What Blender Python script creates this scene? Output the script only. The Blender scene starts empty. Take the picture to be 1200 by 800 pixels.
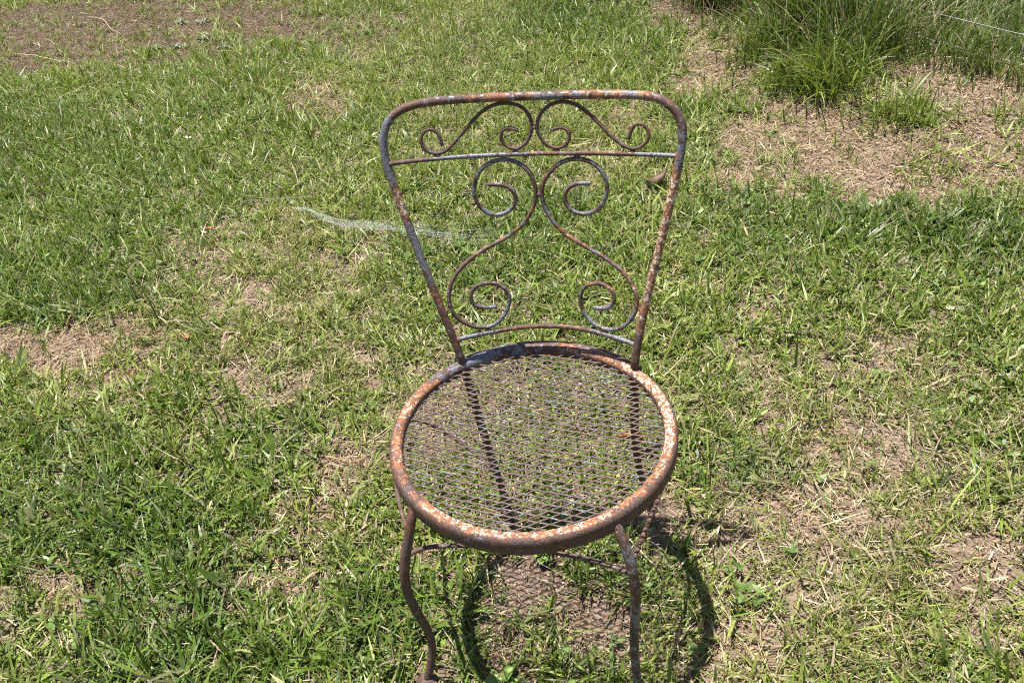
import bpy, bmesh, math, random
import numpy as np
from mathutils import Vector, Matrix

SKY_STRENGTH = 0.05
SUN_STRENGTH = 4.6
EXPOSURE = 1.18
DENOISE = False
N_TUFT = 128000
N_LONG = 16000
N_STRAW = 340000
N_SILK = 56
N_CRUMB = 260000
random.seed(7)
RNG = np.random.default_rng(11)
SC = bpy.context.scene
COL = SC.collection

# ------------------------------------------------------------------ helpers
def link(o):
    COL.objects.link(o)
    return o

def tag(o, label=None, cat=None, group=None, kind=None):
    if label: o['label'] = label
    if cat: o['category'] = cat
    if group: o['group'] = group
    if kind: o['kind'] = kind
    return o

def empty(name, loc, rz=0.0):
    o = bpy.data.objects.new(name, None)
    o.empty_display_size = 0.1
    o.location = loc
    o.rotation_euler = (0, 0, rz)
    return link(o)

def mesh_np(name, V, Q, mat, parent=None, attrs=None, smooth=True):
    """numpy verts (n,3) and faces (m,4 or m,3) -> one mesh object"""
    V = np.ascontiguousarray(V, np.float32); Q = np.ascontiguousarray(Q, np.int32)
    me = bpy.data.meshes.new(name)
    n, m, k = len(V), len(Q), Q.shape[1]
    me.vertices.add(n); me.vertices.foreach_set('co', V.ravel())
    me.loops.add(m * k); me.loops.foreach_set('vertex_index', Q.ravel())
    me.polygons.add(m)
    me.polygons.foreach_set('loop_start', np.arange(0, m * k, k, dtype=np.int32))
    me.polygons.foreach_set('loop_total', np.full(m, k, np.int32))
    if smooth: me.polygons.foreach_set('use_smooth', np.ones(m, bool))
    me.update(calc_edges=True)
    for an, av in (attrs or {}).items():
        av = np.asarray(av, np.float32)
        if av.ndim == 1:
            a = me.attributes.new(an, 'FLOAT', 'POINT'); a.data.foreach_set('value', av)
        else:
            a = me.attributes.new(an, 'FLOAT_COLOR', 'POINT')
            a.data.foreach_set('color', np.c_[av, np.ones(len(av))].astype(np.float32).ravel())
    me.materials.append(mat)
    o = link(bpy.data.objects.new(name, me))
    if parent: o.parent = parent
    return o

def smooth_path(P, step=0.004, closed=False):
    """centripetal-ish Catmull-Rom through P (n,d), resampled"""
    P = np.asarray(P, float); n = len(P); out = []
    for i in range(n - 1):
        p0 = P[max(i - 1, 0)]; p1 = P[i]; p2 = P[i + 1]; p3 = P[min(i + 2, n - 1)]
        L = np.linalg.norm((p2 - p1)[:3]); k = max(2, int(L / step))
        t = np.linspace(0, 1, k, endpoint=False)[:, None]
        d1 = np.linalg.norm((p1 - p0)[:3]) or L; d3 = np.linalg.norm((p3 - p2)[:3]) or L
        m1 = (p2 - p0) / (d1 + L) * L if i > 0 else (p2 - p1)
        m2 = (p3 - p1) / (L + d3) * L if i < n - 2 else (p2 - p1)
        out.append((2*t**3-3*t**2+1)*p1 + (t**3-2*t**2+t)*m1 + (-2*t**3+3*t**2)*p2 + (t**3-t**2)*m2)
    out.append(P[-1:])
    return np.vstack(out)

def denoise(P, it=2):
    P = np.array(P, float)
    for _ in range(it):
        Q = P.copy(); Q[1:-1] = .25*P[:-2] + .5*P[1:-1] + .25*P[2:]; P = Q
    return P

def tube(P, r, seg=10, wobble=0.0):
    """swept round rod along P (n,3), closed with rounded caps -> V, quads, index along path"""
    P = np.asarray(P, float); n = len(P)
    r = np.broadcast_to(np.asarray(r, float), (n,)).copy()
    T = np.gradient(P, axis=0); T /= np.linalg.norm(T, axis=1)[:, None]
    # rounded ends
    e0 = P[0] - T[0]*r[0]*.6; e1 = P[-1] + T[-1]*r[-1]*.6
    P = np.vstack([e0, P[0]-T[0]*r[0]*.35, P, P[-1]+T[-1]*r[-1]*.35, e1])
    T = np.vstack([T[:1], T[:1], T, T[-1:], T[-1:]])
    r = np.r_[r[0]*.12, r[0]*.75, r, r[-1]*.75, r[-1]*.12]
    n += 4
    N = np.zeros((n, 3)); a = np.array([0, 0, 1.]) if abs(T[0, 2]) < .9 else np.array([1., 0, 0])
    N[0] = a - T[0]*(a @ T[0]); N[0] /= np.linalg.norm(N[0])
    for i in range(1, n):
        v = N[i-1] - T[i]*(N[i-1] @ T[i]); N[i] = v/np.linalg.norm(v)
    B = np.cross(T, N)
    th = np.linspace(0, 2*np.pi, seg, endpoint=False)
    rr = r[:, None]*np.ones(seg)[None]
    if wobble: rr = rr*(1 + wobble*RNG.standard_normal(rr.shape))
    V = P[:, None] + rr[..., None]*(np.cos(th)[None, :, None]*N[:, None] + np.sin(th)[None, :, None]*B[:, None])
    idx = np.arange(n*seg).reshape(n, seg)
    Q = np.stack([idx[:-1], np.roll(idx[:-1], -1, 1), np.roll(idx[1:], -1, 1), idx[1:]], -1).reshape(-1, 4)
    s = np.repeat(np.clip(np.arange(n)-2, 0, n-5), seg)
    return V.reshape(-1, 3), Q, s

def join(parts):
    V, Q, S, k = [], [], [], 0
    for p in parts:
        V.append(p[0]); Q.append(p[1]+k); S.append(p[2]); k += len(p[0])
    return np.vstack(V), np.vstack(Q), np.concatenate(S)

# ------------------------------------------------------------------ node material helpers
def new_mat(name):
    m = bpy.data.materials.new(name); m.use_nodes = True
    nt = m.node_tree; nt.nodes.clear()
    out = nt.nodes.new('ShaderNodeOutputMaterial')
    b = nt.nodes.new('ShaderNodeBsdfPrincipled')
    nt.links.new(b.outputs['BSDF'], out.inputs['Surface'])
    return m, nt, b, out

def N(nt, typ, **kw):
    n = nt.nodes.new(typ)
    for k, v in kw.items(): setattr(n, k, v)
    return n

def noise(nt, scale, detail=4, rough=.55, vec=None, dist=0.0):
    n = N(nt, 'ShaderNodeTexNoise')
    n.inputs['Scale'].default_value = scale; n.inputs['Detail'].default_value = detail
    n.inputs['Roughness'].default_value = rough; n.inputs['Distortion'].default_value = dist
    if vec is not None: nt.links.new(vec, n.inputs['Vector'])
    return n.outputs['Fac']

def ramp(nt, fac, stops, interp='LINEAR'):
    r = N(nt, 'ShaderNodeValToRGB'); r.color_ramp.interpolation = interp
    el = r.color_ramp.elements
    while len(el) < len(stops): el.new(0.5)
    for e, (p, c) in zip(el, stops):
        e.position = p; e.color = (*c, 1) if len(c) == 3 else c
    nt.links.new(fac, r.inputs['Fac'])
    return r.outputs['Color']

def math_(nt, op, a, b=None, c=None, clamp=False):
    n = N(nt, 'ShaderNodeMath', operation=op, use_clamp=clamp)
    for i, v in enumerate((a, b, c)):
        if v is None: continue
        if isinstance(v, (int, float)): n.inputs[i].default_value = v
        else: nt.links.new(v, n.inputs[i])
    return n.outputs[0]

def mix(nt, fac, a, b, mode='MIX'):
    n = N(nt, 'ShaderNodeMix', data_type='RGBA', blend_type=mode)
    for sock, v in ((n.inputs['Factor'], fac), (n.inputs['A'], a), (n.inputs['B'], b)):
        pass
    f = n.inputs[0]; A = n.inputs[6]; B = n.inputs[7]
    for s, v in ((f, fac), (A, a), (B, b)):
        if isinstance(v, (int, float)): s.default_value = v
        elif isinstance(v, tuple): s.default_value = (*v, 1) if len(v) == 3 else v
        else: nt.links.new(v, s)
    return n.outputs[2]

def step(nt, v, lo, hi):
    n = N(nt, 'ShaderNodeMapRange', interpolation_type='SMOOTHSTEP')
    nt.links.new(v, n.inputs[0]); n.inputs[1].default_value = lo; n.inputs[2].default_value = hi
    return n.outputs[0]

def attr(nt, name, out='Fac'):
    a = N(nt, 'ShaderNodeAttribute', attribute_name=name)
    return a.outputs[out]

# ------------------------------------------------------------------ world, light, camera
W = bpy.data.worlds.new('World'); SC.world = W; W.use_nodes = True
wn = W.node_tree; wn.nodes.clear()
wo = wn.nodes.new('ShaderNodeOutputWorld'); bg = wn.nodes.new('ShaderNodeBackground')
sky = wn.nodes.new('ShaderNodeTexSky'); sky.sky_type = 'NISHITA'; sky.sun_disc = False
SUNV = Vector((0.1547, -0.1055, -1.0)).normalized()          # the way the light travels
sky.sun_elevation = math.asin(-SUNV.z)
sky.sun_rotation = math.atan2(-SUNV.x, -SUNV.y)
bg.inputs['Strength'].default_value = SKY_STRENGTH
wn.links.new(sky.outputs[0], bg.inputs['Color']); wn.links.new(bg.outputs[0], wo.inputs['Surface'])

sl = bpy.data.lights.new('sun', 'SUN'); sl.energy = SUN_STRENGTH; sl.angle = math.radians(.53); sl.color = (1, .955, .88)
so = link(bpy.data.objects.new('sun', sl)); so.rotation_euler = SUNV.to_track_quat('-Z', 'Y').to_euler()
so.location = (-1, 1, 8)

cd = bpy.data.cameras.new('camera'); cam = link(bpy.data.objects.new('camera', cd))
cd.sensor_width = 36; cd.lens = 31.5; cd.clip_end = 500; cd.clip_start = .02
cR = Vector((0.9940743, -0.0561248, -0.0930928)); cU = Vector((0.1081403, 0.5975976, 0.7944701)); cF = Vector((-0.0110425, 0.7998294, -0.6001258))
M = Matrix((cR, cU, -cF)).transposed().to_4x4(); M.translation = Vector((0, -1.030918, 1.377673))
cam.matrix_world = M
SC.camera = cam
SC.view_settings.view_transform = 'Standard'; SC.view_settings.look = 'None'
SC.view_settings.gamma = 1; SC.view_settings.exposure = EXPOSURE; SC.view_settings.use_curve_mapping = False
SC.cycles.max_bounces = 8; SC.cycles.transparent_max_bounces = 8
SC.cycles.use_denoising = DENOISE
SC.cycles.pixel_filter_type = 'BLACKMAN_HARRIS'; SC.cycles.filter_width = 1.1

# ------------------------------------------------------------------ region maps (world metres): centre x, y, two half-axis vectors, strength
BARE = [[-2.164, 4.096, 1.025, -0.362, 0.218, -0.678, 1.0], [-2.482, 3.811, 0.419, -0.138, 0.18, -0.461, 0.9], [-1.45, 3.665, 0.383, -0.131, 0.103, -0.466, 0.75], [-0.743, 2.56, 0.203, -0.058, 0.023, -0.189, 0.75], [-0.682, 3.466, 0.263, -0.091, 0.034, -0.379, 0.7], [-1.063, 3.735, 0.283, -0.101, 0.056, -0.372, 0.5], [-1.26, 0.982, 0.227, -0.04, 0.046, -0.132, 1.0], [-1.077, 0.846, 0.107, -0.018, 0.016, -0.052, 0.7], [1.02, 2.49, 0.27, -0.088, -0.080, -0.29, 1.0], [0.95, 3.15, 0.26, -0.081, -0.064, -0.30, 0.95], [1.024, 1.862, 0.26, -0.07, -0.085, -0.27, 1.0], [1.161, 1.587, 0.279, -0.071, -0.091, -0.246, 1.0], [1.677, 1.986, 0.243, -0.072, -0.119, -0.259, 1.0], [1.362, 1.357, 0.257, -0.062, -0.06, -0.133, 0.8], [0.796, 1.378, 0.148, -0.034, -0.03, -0.104, 0.45], [-0.44, 0.433, 0.088, -0.013, 0.011, -0.105, 0.8], [-0.498, 0.289, 0.065, -0.009, 0.006, -0.049, 0.6], [-0.95, 0.149, 0.135, -0.017, 0.021, -0.061, 0.7], [-0.593, 0.166, 0.079, -0.011, 0.012, -0.066, 0.55], [-0.789, 0.572, 0.085, -0.013, 0.018, -0.077, 0.4], [0.769, -0.005, 0.096, -0.013, -0.047, -0.102, 0.6], [0.544, 0.142, 0.144, -0.02, -0.032, -0.096, 0.55], [0.601, 0.314, 0.121, -0.019, -0.025, -0.074, 0.45], [-0.683, 0.779, 0.158, -0.027, 0.022, -0.125, 0.4], [-0.076, -0.1, 0.063, -0.007, -0.004, -0.071, 0.8], [-0.035, 0.035, 0.085, -0.009, -0.006, -0.085, 1.0], [0.075, -0.05, 0.075, -0.008, -0.008, -0.065, 1.0], [0.273, 0.131, 0.065, -0.009, -0.006, -0.03, 0.7], [0.296, 0.242, 0.077, -0.011, -0.007, -0.035, 0.7], [0.316, -0.138, 0.071, -0.009, -0.019, -0.073, 0.55], [-0.22, 0.512, 0.069, -0.011, 0.001, -0.088, 0.7], [0.039, 0.529, 0.118, -0.019, -0.008, -0.089, 0.4], [-0.232, 0.139, 0.068, -0.009, 0.001, -0.043, 0.6], [0.124, 0.415, 0.065, -0.01, -0.007, -0.054, 0.5], [-1.635, 2.675, 0.16, -0.044, 0.061, -0.199, 0.4], [-1.506, 2.424, 0.094, -0.025, 0.039, -0.134, 0.4], [0.868, 0.576, 0.15, -0.026, -0.049, -0.122, 0.35], [0.446, 2.097, 0.122, -0.034, -0.023, -0.152, 0.6], [0.443, 0.406, 0.072, -0.012, -0.017, -0.067, 0.5], [-0.419, 0.768, 0.133, -0.023, 0.007, -0.088, 0.35], [-1.239, 2.394, 0.092, -0.025, 0.029, -0.123, 0.5], [0.554, 1.612, 0.08, -0.02, -0.014, -0.071, 0.6], [-0.857, 1.959, 0.129, -0.032, 0.024, -0.143, 0.3], [1.519, 1.496, 0.168, -0.043, -0.09, -0.189, 0.95], [1.185, 1.304, 0.28, -0.066, -0.049, -0.119, 0.85], [0.849, 1.767, 0.164, -0.043, -0.052, -0.193, 0.9], [0.842, 2.366, 0.158, -0.048, -0.044, -0.19, 0.9], [0.944, 1.517, 0.228, -0.056, -0.05, -0.158, 0.9], [-1.056, 1.011, 0.151, -0.027, 0.035, -0.126, 0.6], [-2.124, 3.693, 0.552, -0.182, 0.124, -0.368, 0.9], [-1.171, 3.845, 0.461, -0.165, 0.077, -0.465, 0.92], [-1.702, 3.962, 0.46, -0.163, 0.163, -0.648, 0.95], [-2.346, 3.575, 0.349, -0.111, 0.097, -0.254, 0.8], [-0.838, 0.177, 0.054, -0.007, 0.013, -0.044, 0.8], [-1.063, 0.369, 0.06, -0.008, 0.017, -0.047, 0.6], [-0.705, 0.058, 0.059, -0.007, 0.008, -0.032, 0.7], [-0.513, 0.093, 0.051, -0.007, 0.006, -0.037, 0.7], [-0.446, 0.235, 0.054, -0.007, 0.005, -0.047, 0.7], [-0.836, 0.439, 0.05, -0.007, 0.01, -0.039, 0.6]]
LUSH_SHADE = [[-0.967, 0.307, 0.308, -0.043, 0.091, -0.277, 0.9], [-0.712, 0.021, 0.233, -0.028, 0.034, -0.135, 0.8], [0.422, 0.253, 0.102, -0.015, -0.025, -0.094, 0.9], [-0.95, 2.317, 0.532, -0.142, 0.09, -0.515, 0.3], [0.048, 1.209, 0.346, -0.072, -0.02, -0.285, 0.35], [0.863, 1.18, 0.369, -0.081, -0.075, -0.232, 0.7], [0.10, 0.04, 0.06, -0.012, -0.012, -0.05, 0.6], [-0.135, -0.049, 0.093, -0.011, -0.003, -0.108, 0.7], [-0.309, 0.009, 0.112, -0.014, 0.009, -0.152, 0.7], [-0.572, 0.481, 0.121, -0.018, 0.017, -0.115, 0.5], [0.586, 3.15, 0.455, -0.161, -0.071, -0.481, 0.5], [0.114, 1.398, 0.156, -0.035, -0.018, -0.211, 0.6], [-1.616, 2.181, 0.611, -0.151, 0.248, -0.738, 0.55], [-1.421, 1.366, 0.315, -0.063, 0.113, -0.315, 0.6], [1.299, 1.061, 0.172, -0.037, -0.081, -0.171, 0.7], [-1.123, 0.537, 0.256, -0.039, 0.065, -0.18, 0.6], [0.485, -0.207, 0.163, -0.019, -0.022, -0.061, 0.35]]  # thick turf; left and right-edge entries also paint in edge shading
DRY = [[0.593, 0.091, 0.359, -0.05, -0.153, -0.422, 0.8], [0.705, 0.51, 0.333, -0.056, -0.071, -0.204, 0.5], [-0.762, 1.234, 0.396, -0.079, 0.068, -0.389, 0.5], [-0.372, 3.115, 0.484, -0.16, 0.03, -0.848, 0.3], [-0.57, 0.759, 0.223, -0.038, 0.029, -0.212, 0.5], [0.045, 2.051, 0.404, -0.108, -0.026, -0.452, 0.35], [-0.2, 0.568, 0.243, -0.04, 0.001, -0.215, 0.5]]

# ---- chair rods: bend points in the chair's own axes (metres)
frame=[[-.1461,.1566,.4424],[-.154,.1623,.4772],[-.1792,.1771,.5585],[-.2008,.1924,.6317],[-.2311,.2175,.7348],[-.238,.225,.7654],[-.2429,.2311,.7902],[-.2415,.2367,.8134],[-.236,.2422,.8293],[-.2256,.2477,.842],[-.2116,.2526,.8507],[-.1915,.2573,.8559],[-.1684,.2614,.8584],[-.1421,.2649,.8591],[-.0765,.2707,.8585],[-.0111,.2732,.8589],[.0538,.2721,.8595],[.1176,.2679,.8606],[.1646,.2626,.8613],[.1825,.2594,.859],[.1999,.2546,.8508],[.2125,.2491,.8379],[.2197,.2433,.8206],[.2199,.2385,.8028],[.2164,.2332,.7809],[.2076,.2212,.7311],[.1958,.2094,.6793],[.1885,.1998,.6395],[.1711,.1847,.5696],[.1613,.1752,.5262],[.1521,.1596,.4648],[.1501,.155,.4452]]
bar_mid=[[-.2323,.2267,.7719],[-.1896,.2368,.7723],[-.1497,.2443,.7726],[-.0828,.2528,.7718],[-.0156,.2565,.7724],[.0511,.2553,.7732],[.117,.2495,.7742],[.1647,.2424,.7757],[.2127,.233,.7772]]
bar_low=[[-.1495,.1642,.475],[-.1172,.1812,.4752],[-.0755,.1969,.4749],[-.0396,.2053,.4762],[-.003,.2086,.4776],[.0339,.2064,.4777],[.0709,.1989,.4782],[.1092,.1853,.4772],[.1513,.1634,.4759]]
bigL=[[-.0829,.2443,.7257],[-.0659,.246,.7254],[-.0525,.2466,.7225],[-.0429,.2457,.7134],[-.0397,.2441,.7029],[-.0426,.2419,.6908],[-.0519,.2394,.6805],[-.066,.237,.6748],[-.0798,.2353,.675],[-.0929,.2348,.6823],[-.1023,.2357,.6942],[-.1073,.2377,.7085],[-.1077,.2408,.7239],[-.1027,.2447,.7405],[-.0909,.2486,.7533],[-.0768,.2515,.762],[-.0598,.2535,.7653],[-.043,.2542,.7637],[-.0283,.2535,.7559],[-.0172,.252,.7448],[-.0105,.25,.7318],[-.0074,.247,.7134],[-.0087,.2439,.6947],[-.0189,.2402,.6736],[-.0319,.237,.6577],[-.0436,.2345,.648],[-.0653,.2297,.6338],[-.0903,.2236,.623],[-.1152,.2158,.612],[-.1385,.2045,.5939],[-.1533,.1941,.5753],[-.1614,.1836,.5523],[-.158,.177,.5266],[-.1458,.1768,.5072],[-.1298,.1802,.4927],[-.1099,.1865,.4832],[-.0925,.1932,.4834],[-.076,.2008,.4941],[-.0643,.2072,.512],[-.0602,.212,.533],[-.0657,.2136,.5469],[-.0774,.2131,.5569],[-.091,.211,.5619],[-.1065,.2069,.5625],[-.1189,.202,.5579],[-.1265,.1964,.5465],[-.1249,.1936,.5332],[-.1177,.1937,.5233],[-.1043,.1975,.5187],[-.0858,.2031,.5179]]
bigR=[[.0782,.245,.7265],[.0631,.2465,.7268],[.0513,.247,.7244],[.0408,.2464,.7166],[.0359,.2446,.7045],[.0382,.2424,.6923],[.0464,.2399,.6804],[.0616,.2375,.6749],[.0788,.236,.6776],[.0944,.2358,.6884],[.1036,.2375,.7044],[.1065,.2404,.7214],[.1034,.2441,.7377],[.0937,.248,.752],[.0806,.2511,.7614],[.0626,.2534,.7659],[.0442,.2541,.7638],[.0271,.2534,.7554],[.0113,.2513,.7401],[.0012,.2483,.7214],[-.0006,.2455,.7041],[.005,.2415,.6795],[.0179,.2378,.6583],[.0362,.2339,.6409],[.0575,.2298,.6285],[.081,.2242,.6173],[.1087,.2158,.6049],[.1295,.2067,.5908],[.1469,.1956,.5719],[.1547,.1864,.5516],[.1526,.1808,.5303],[.1403,.1796,.5073],[.1223,.1832,.491],[.1041,.1891,.484],[.0858,.1961,.4861],[.0695,.2028,.4957],[.0589,.2084,.5124],[.0559,.2131,.535],[.0617,.2151,.5509],[.0746,.2146,.5615],[.0906,.2117,.565],[.1066,.2065,.5609],[.1165,.2008,.5499],[.116,.1977,.5364],[.108,.1975,.5244],[.0954,.2004,.5191],[.0802,.2048,.519]]
smL=[[-.1506,.2485,.7923],[-.1522,.2507,.8037],[-.1558,.2522,.8125],[-.1633,.2524,.8178],[-.1721,.251,.8177],[-.1796,.2486,.8127],[-.1836,.2457,.8037],[-.1823,.2434,.7933],[-.1752,.2427,.7849],[-.165,.2433,.7795],[-.1508,.2456,.7792],[-.1415,.2482,.7847],[-.126,.2533,.7993],[-.1105,.2585,.8155],[-.0953,.2633,.8308],[-.0803,.267,.8427],[-.064,.2694,.849],[-.0465,.2705,.8504],[-.0309,.2704,.8474],[-.0189,.2692,.8405],[-.0108,.2671,.8302],[-.0083,.2643,.8167],[-.0103,.2616,.803],[-.0173,.2593,.7893],[-.0276,.2577,.7816],[-.0384,.2569,.7788],[-.0489,.257,.7822],[-.0564,.258,.7904],[-.0596,.2596,.8011],[-.0569,.2613,.8095],[-.0487,.2626,.8136],[-.0399,.2625,.8115],[-.0313,.2621,.8079]]
smR=[[.0217,.2623,.8078],[.0297,.2629,.8117],[.0393,.2628,.8125],[.0471,.2614,.8077],[.0503,.2596,.7983],[.0464,.2582,.7888],[.0382,.2575,.7821],[.0284,.2573,.779],[.0178,.258,.7817],[.0083,.2593,.7889],[.0009,.2611,.7994],[-.0025,.2633,.8115],[.0004,.2661,.825],[.0089,.2688,.8381],[.0214,.2706,.8471],[.0354,.2708,.8498],[.0492,.2702,.8493],[.0628,.2685,.8444],[.078,.2653,.8337],[.0916,.2614,.8207],[.1053,.2571,.8069],[.1188,.2533,.7947],[.1309,.25,.7859],[.1412,.2476,.7818],[.1515,.2463,.7827],[.1617,.2459,.7883],[.1683,.2467,.797],[.1703,.2487,.8069],[.1656,.2515,.8156],[.1571,.2539,.8205],[.1488,.2549,.8198],[.142,.2543,.813],[.139,.2512,.7971]]
legBL=[[-.1499,.1723,.4222],[-.1448,.1765,.3665],[-.139,.1809,.2915],[-.1327,.1851,.2125],[-.1188,.1899,.117],[-.11,.1977,.0111],[-.1043,.1994,-.0185]]
legBR=[[.1486,.1749,.4236],[.1462,.1824,.376],[.1453,.1944,.2964],[.1447,.204,.2247],[.1474,.2131,.1496],[.1622,.2292,.064],[.179,.2463,.0026]]
legFL=[[-.1536,-.1648,.4054],[-.1633,-.1745,.3631],[-.1736,-.1848,.3257],[-.1804,-.1916,.2831],[-.1806,-.1918,.2415],[-.1727,-.1839,.1839],[-.1663,-.1775,.1348],[-.1642,-.1754,.1039],[-.1721,-.1833,.0586],[-.1825,-.1937,.0227]]
legFR=[[.16,-.16,.411],[.1702,-.1702,.3792],[.1787,-.1787,.3499],[.1846,-.1846,.3106],[.1812,-.1812,.2394],[.1778,-.1778,.1808],[.1799,-.1799,.1284],[.1844,-.1844,.0801],[.1837,-.1837,.056],[.1924,-.1924,.0112]]
hoopL=[[-.1788,-.1393,.336],[-.2021,-.0981,.3304],[-.2271,-.0438,.3192],[-.2513,.0242,.308],[-.2713,.1038,.2912],[-.2786,.167,.2744],[-.2757,.1986,.2632],[-.2482,.2193,.224],[-.2118,.2264,.1904],[-.1615,.2123,.1568],[-.1107,.1737,.1344]]
hoopR=[[.1629,-.154,.3136],[.1793,-.0675,.3002],[.1937,-.0049,.2912],[.2017,.033,.2834],[.2063,.0854,.2722],[.2024,.1376,.261],[.1935,.18,.2498],[.1747,.1925,.2184],[.1487,.1948,.1792]]
front=[[-.1749,-.1543,.3024],[-.1639,-.1441,.3024],[-.1477,-.1375,.3024],[-.1012,-.1315,.3024],[-.0477,-.1283,.3024],[-.0012,-.1273,.3024],[.0455,-.1312,.3024],[.1009,-.1398,.3024],[.1335,-.1486,.3024],[.1581,-.1596,.3024]]

_vn = {}
def vnoise(x, y, scale, seed):
    """value noise in [0,1] on a hashed lattice"""
    if seed not in _vn: _vn[seed] = np.random.default_rng(seed).random((256, 256))
    G = _vn[seed]
    u = np.asarray(x)*scale + 91.3; v = np.asarray(y)*scale + 37.7
    i = np.floor(u).astype(int); j = np.floor(v).astype(int)
    fu = u-i; fv = v-j; fu = fu*fu*(3-2*fu); fv = fv*fv*(3-2*fv)
    g = lambda a, b: G[a & 255, b & 255]
    return (g(i, j)*(1-fu)+g(i+1, j)*fu)*(1-fv) + (g(i, j+1)*(1-fu)+g(i+1, j+1)*fu)*fv

def fbm(x, y, scale, seed, o=3):
    s = 0; a = 1; t = 0
    for k in range(o):
        s = s + a*vnoise(x, y, scale*2**k, seed+k); t += a; a *= .55
    return s/t

def blobs(L, x, y, seed, ragged=.8):
    w = np.zeros(np.shape(x))
    nz = (fbm(x, y, 9, seed, 3)-.5)*2*ragged
    for cx, cy, ax, ay, bx, by, s in L:
        det = ax*by-ay*bx; dx = x-cx; dy = y-cy
        u = (dx*by-dy*bx)/det; v = (ax*dy-ay*dx)/det
        d = np.sqrt(u*u+v*v) + nz
        w = np.maximum(w, s*np.clip((1.25-d)/.6, 0, 1))
    return w

def height(x, y):
    h = (fbm(x, y, 1.1, 401, 2)-.5)*.03 + (fbm(x, y, 6, 411, 3)-.5)*.018
    # low bank under the fence line
    t = ((x-1.203)*1.067+(y-3.027)*.625)/1.2366
    h = h + .07*np.exp(-((t+.12)/.42)**2)
    near = np.exp(-((x/.38)**2+(y/.38)**2)**2)      # the patch the chair stands on
    return h*(1-.7*near)

# ------------------------------------------------------------------ ground
def axis(lo, hi, st, far):
    a = np.arange(lo, hi+1e-6, st)
    g = np.geomspace(.06, far, 34)
    return np.r_[lo-g[::-1], a, hi+g]
gx = axis(-4.2, 3.4, .02, 90); gy = axis(-1.2, 6.0, .02, 90)
X, Y = np.meshgrid(gx, gy, indexing='ij')
fade = np.clip(1-(np.maximum(np.abs(X+.4)-3.8, np.abs(Y-2.4)-3.6))/3, 0, 1)
bare_g = blobs(BARE, X, Y, 501)
Z = height(X, Y)*fade + fade*((fbm(X, Y, 40, 421, 2)-.5)*.012) - .012*bare_g*fade*0
cover = np.clip((np.maximum(np.maximum(-3.9-X, X-3.2), np.maximum(-1.0-Y, Y-5.6)))/.5, 0, 1)
idx = np.arange(X.size).reshape(X.shape)
Q = np.stack([idx[:-1, :-1], idx[1:, :-1], idx[1:, 1:], idx[:-1, 1:]], -1).reshape(-1, 4)

gm, nt, b, out = new_mat('soil')
tc = N(nt, 'ShaderNodeTexCoord').outputs['Object']
n1 = noise(nt, 3.2, 5, .6, tc); n2 = noise(nt, 34, 6, .7, tc); n3 = noise(nt, 210, 4, .7, tc)
c1 = ramp(nt, n1, [(.3, (.145, .098, .075)), (.55, (.215, .152, .118)), (.75, (.29, .215, .168))])
c2 = ramp(nt, n2, [(.32, (.060, .040, .032)), (.5, (.20, .143, .112)), (.68, (.36, .275, .215))])
c3 = ramp(nt, n3, [(.34, (.030, .021, .018)), (.5, (.18, .13, .105)), (.66, (.40, .31, .245))])
c = mix(nt, .5, c1, c2); c = mix(nt, .45, c, c3)
c = mix(nt, 1.0, c, mix(nt, attr(nt, 'corner_shade'), (1.16, 1.15, 1.12), (.72, .70, .70)), 'MULTIPLY')  # far left soil multiplied darker: corner shade painted into its colour
cov = attr(nt, 'cover')
c = mix(nt, math_(nt, 'MULTIPLY', cov, .75), c, mix(nt, n2, (.05, .06, .02), (.16, .16, .06)))
nt.links.new(c, b.inputs['Base Color']); b.inputs['Roughness'].default_value = .95; b.inputs['Specular IOR Level'].default_value = .15
bp = N(nt, 'ShaderNodeBump'); bp.inputs['Strength'].default_value = .9; bp.inputs['Distance'].default_value = .012
nt.links.new(math_(nt, 'ADD', n2, math_(nt, 'MULTIPLY', n3, .5)), bp.inputs['Height']); nt.links.new(bp.outputs['Normal'], b.inputs['Normal'])
ground = mesh_np('ground', np.stack([X, Y, Z], -1).reshape(-1, 3), Q, gm, attrs={'cover': cover.ravel(), 'corner_shade': (np.clip((Y-2.7)/.5, 0, 1)*np.clip((-.3-X)/.5, 0, 1)).ravel()})
tag(ground, 'patchy bare soil and thatch under the lawn', 'ground', kind='structure')

# ------------------------------------------------------------------ blades
def clear(x, y):
    """two worn spots under the seat: 0 = no growth"""
    a = np.hypot((x+.030)/.085, (y-.035)/.070); b_ = np.hypot((x-.085)/.060, (y+.045)/.050)
    e = (fbm(x, y, 30, 691, 2)-.5)*.5
    return np.clip((np.minimum(a, b_)+e-.75)/.35, .04, 1)

def in_view(x, y, m=.0):
    """trapezoid of lawn the photo looks at, grown by a margin m so the place goes on past the frame"""
    P = [(-3.03-m, 4.94+m), (2.35+m, 2.88+m), (.743+m, -.253-m*.5), (-1.006-m, -.051-m*.5)]
    ok = np.ones(np.shape(x), bool)
    for (x0, y0), (x1, y1) in zip(P, P[1:]+P[:1]):
        ok &= ((x1-x0)*(y-y0)-(y1-y0)*(x-x0)) <= 0
    return ok

def sample(n, m=.55):
    xs, ys, k = [], [], 0
    while k < n:
        x = RNG.uniform(-3.03-m, 2.4+m, n*2); y = RNG.uniform(-.3-m*.6, 4.95+m, n*2)
        ok = in_view(x, y, m); xs.append(x[ok]); ys.append(y[ok]); k += ok.sum()
    return np.concatenate(xs)[:n], np.concatenate(ys)[:n]

def sample_ring(n, m0=.55, m1=1.7):
    """thinner growth outside the lawn the photo shows"""
    x, y = sample(n*3, m1); o_ = ~in_view(x, y, m0)
    return x[o_][:n], y[o_][:n]

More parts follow.
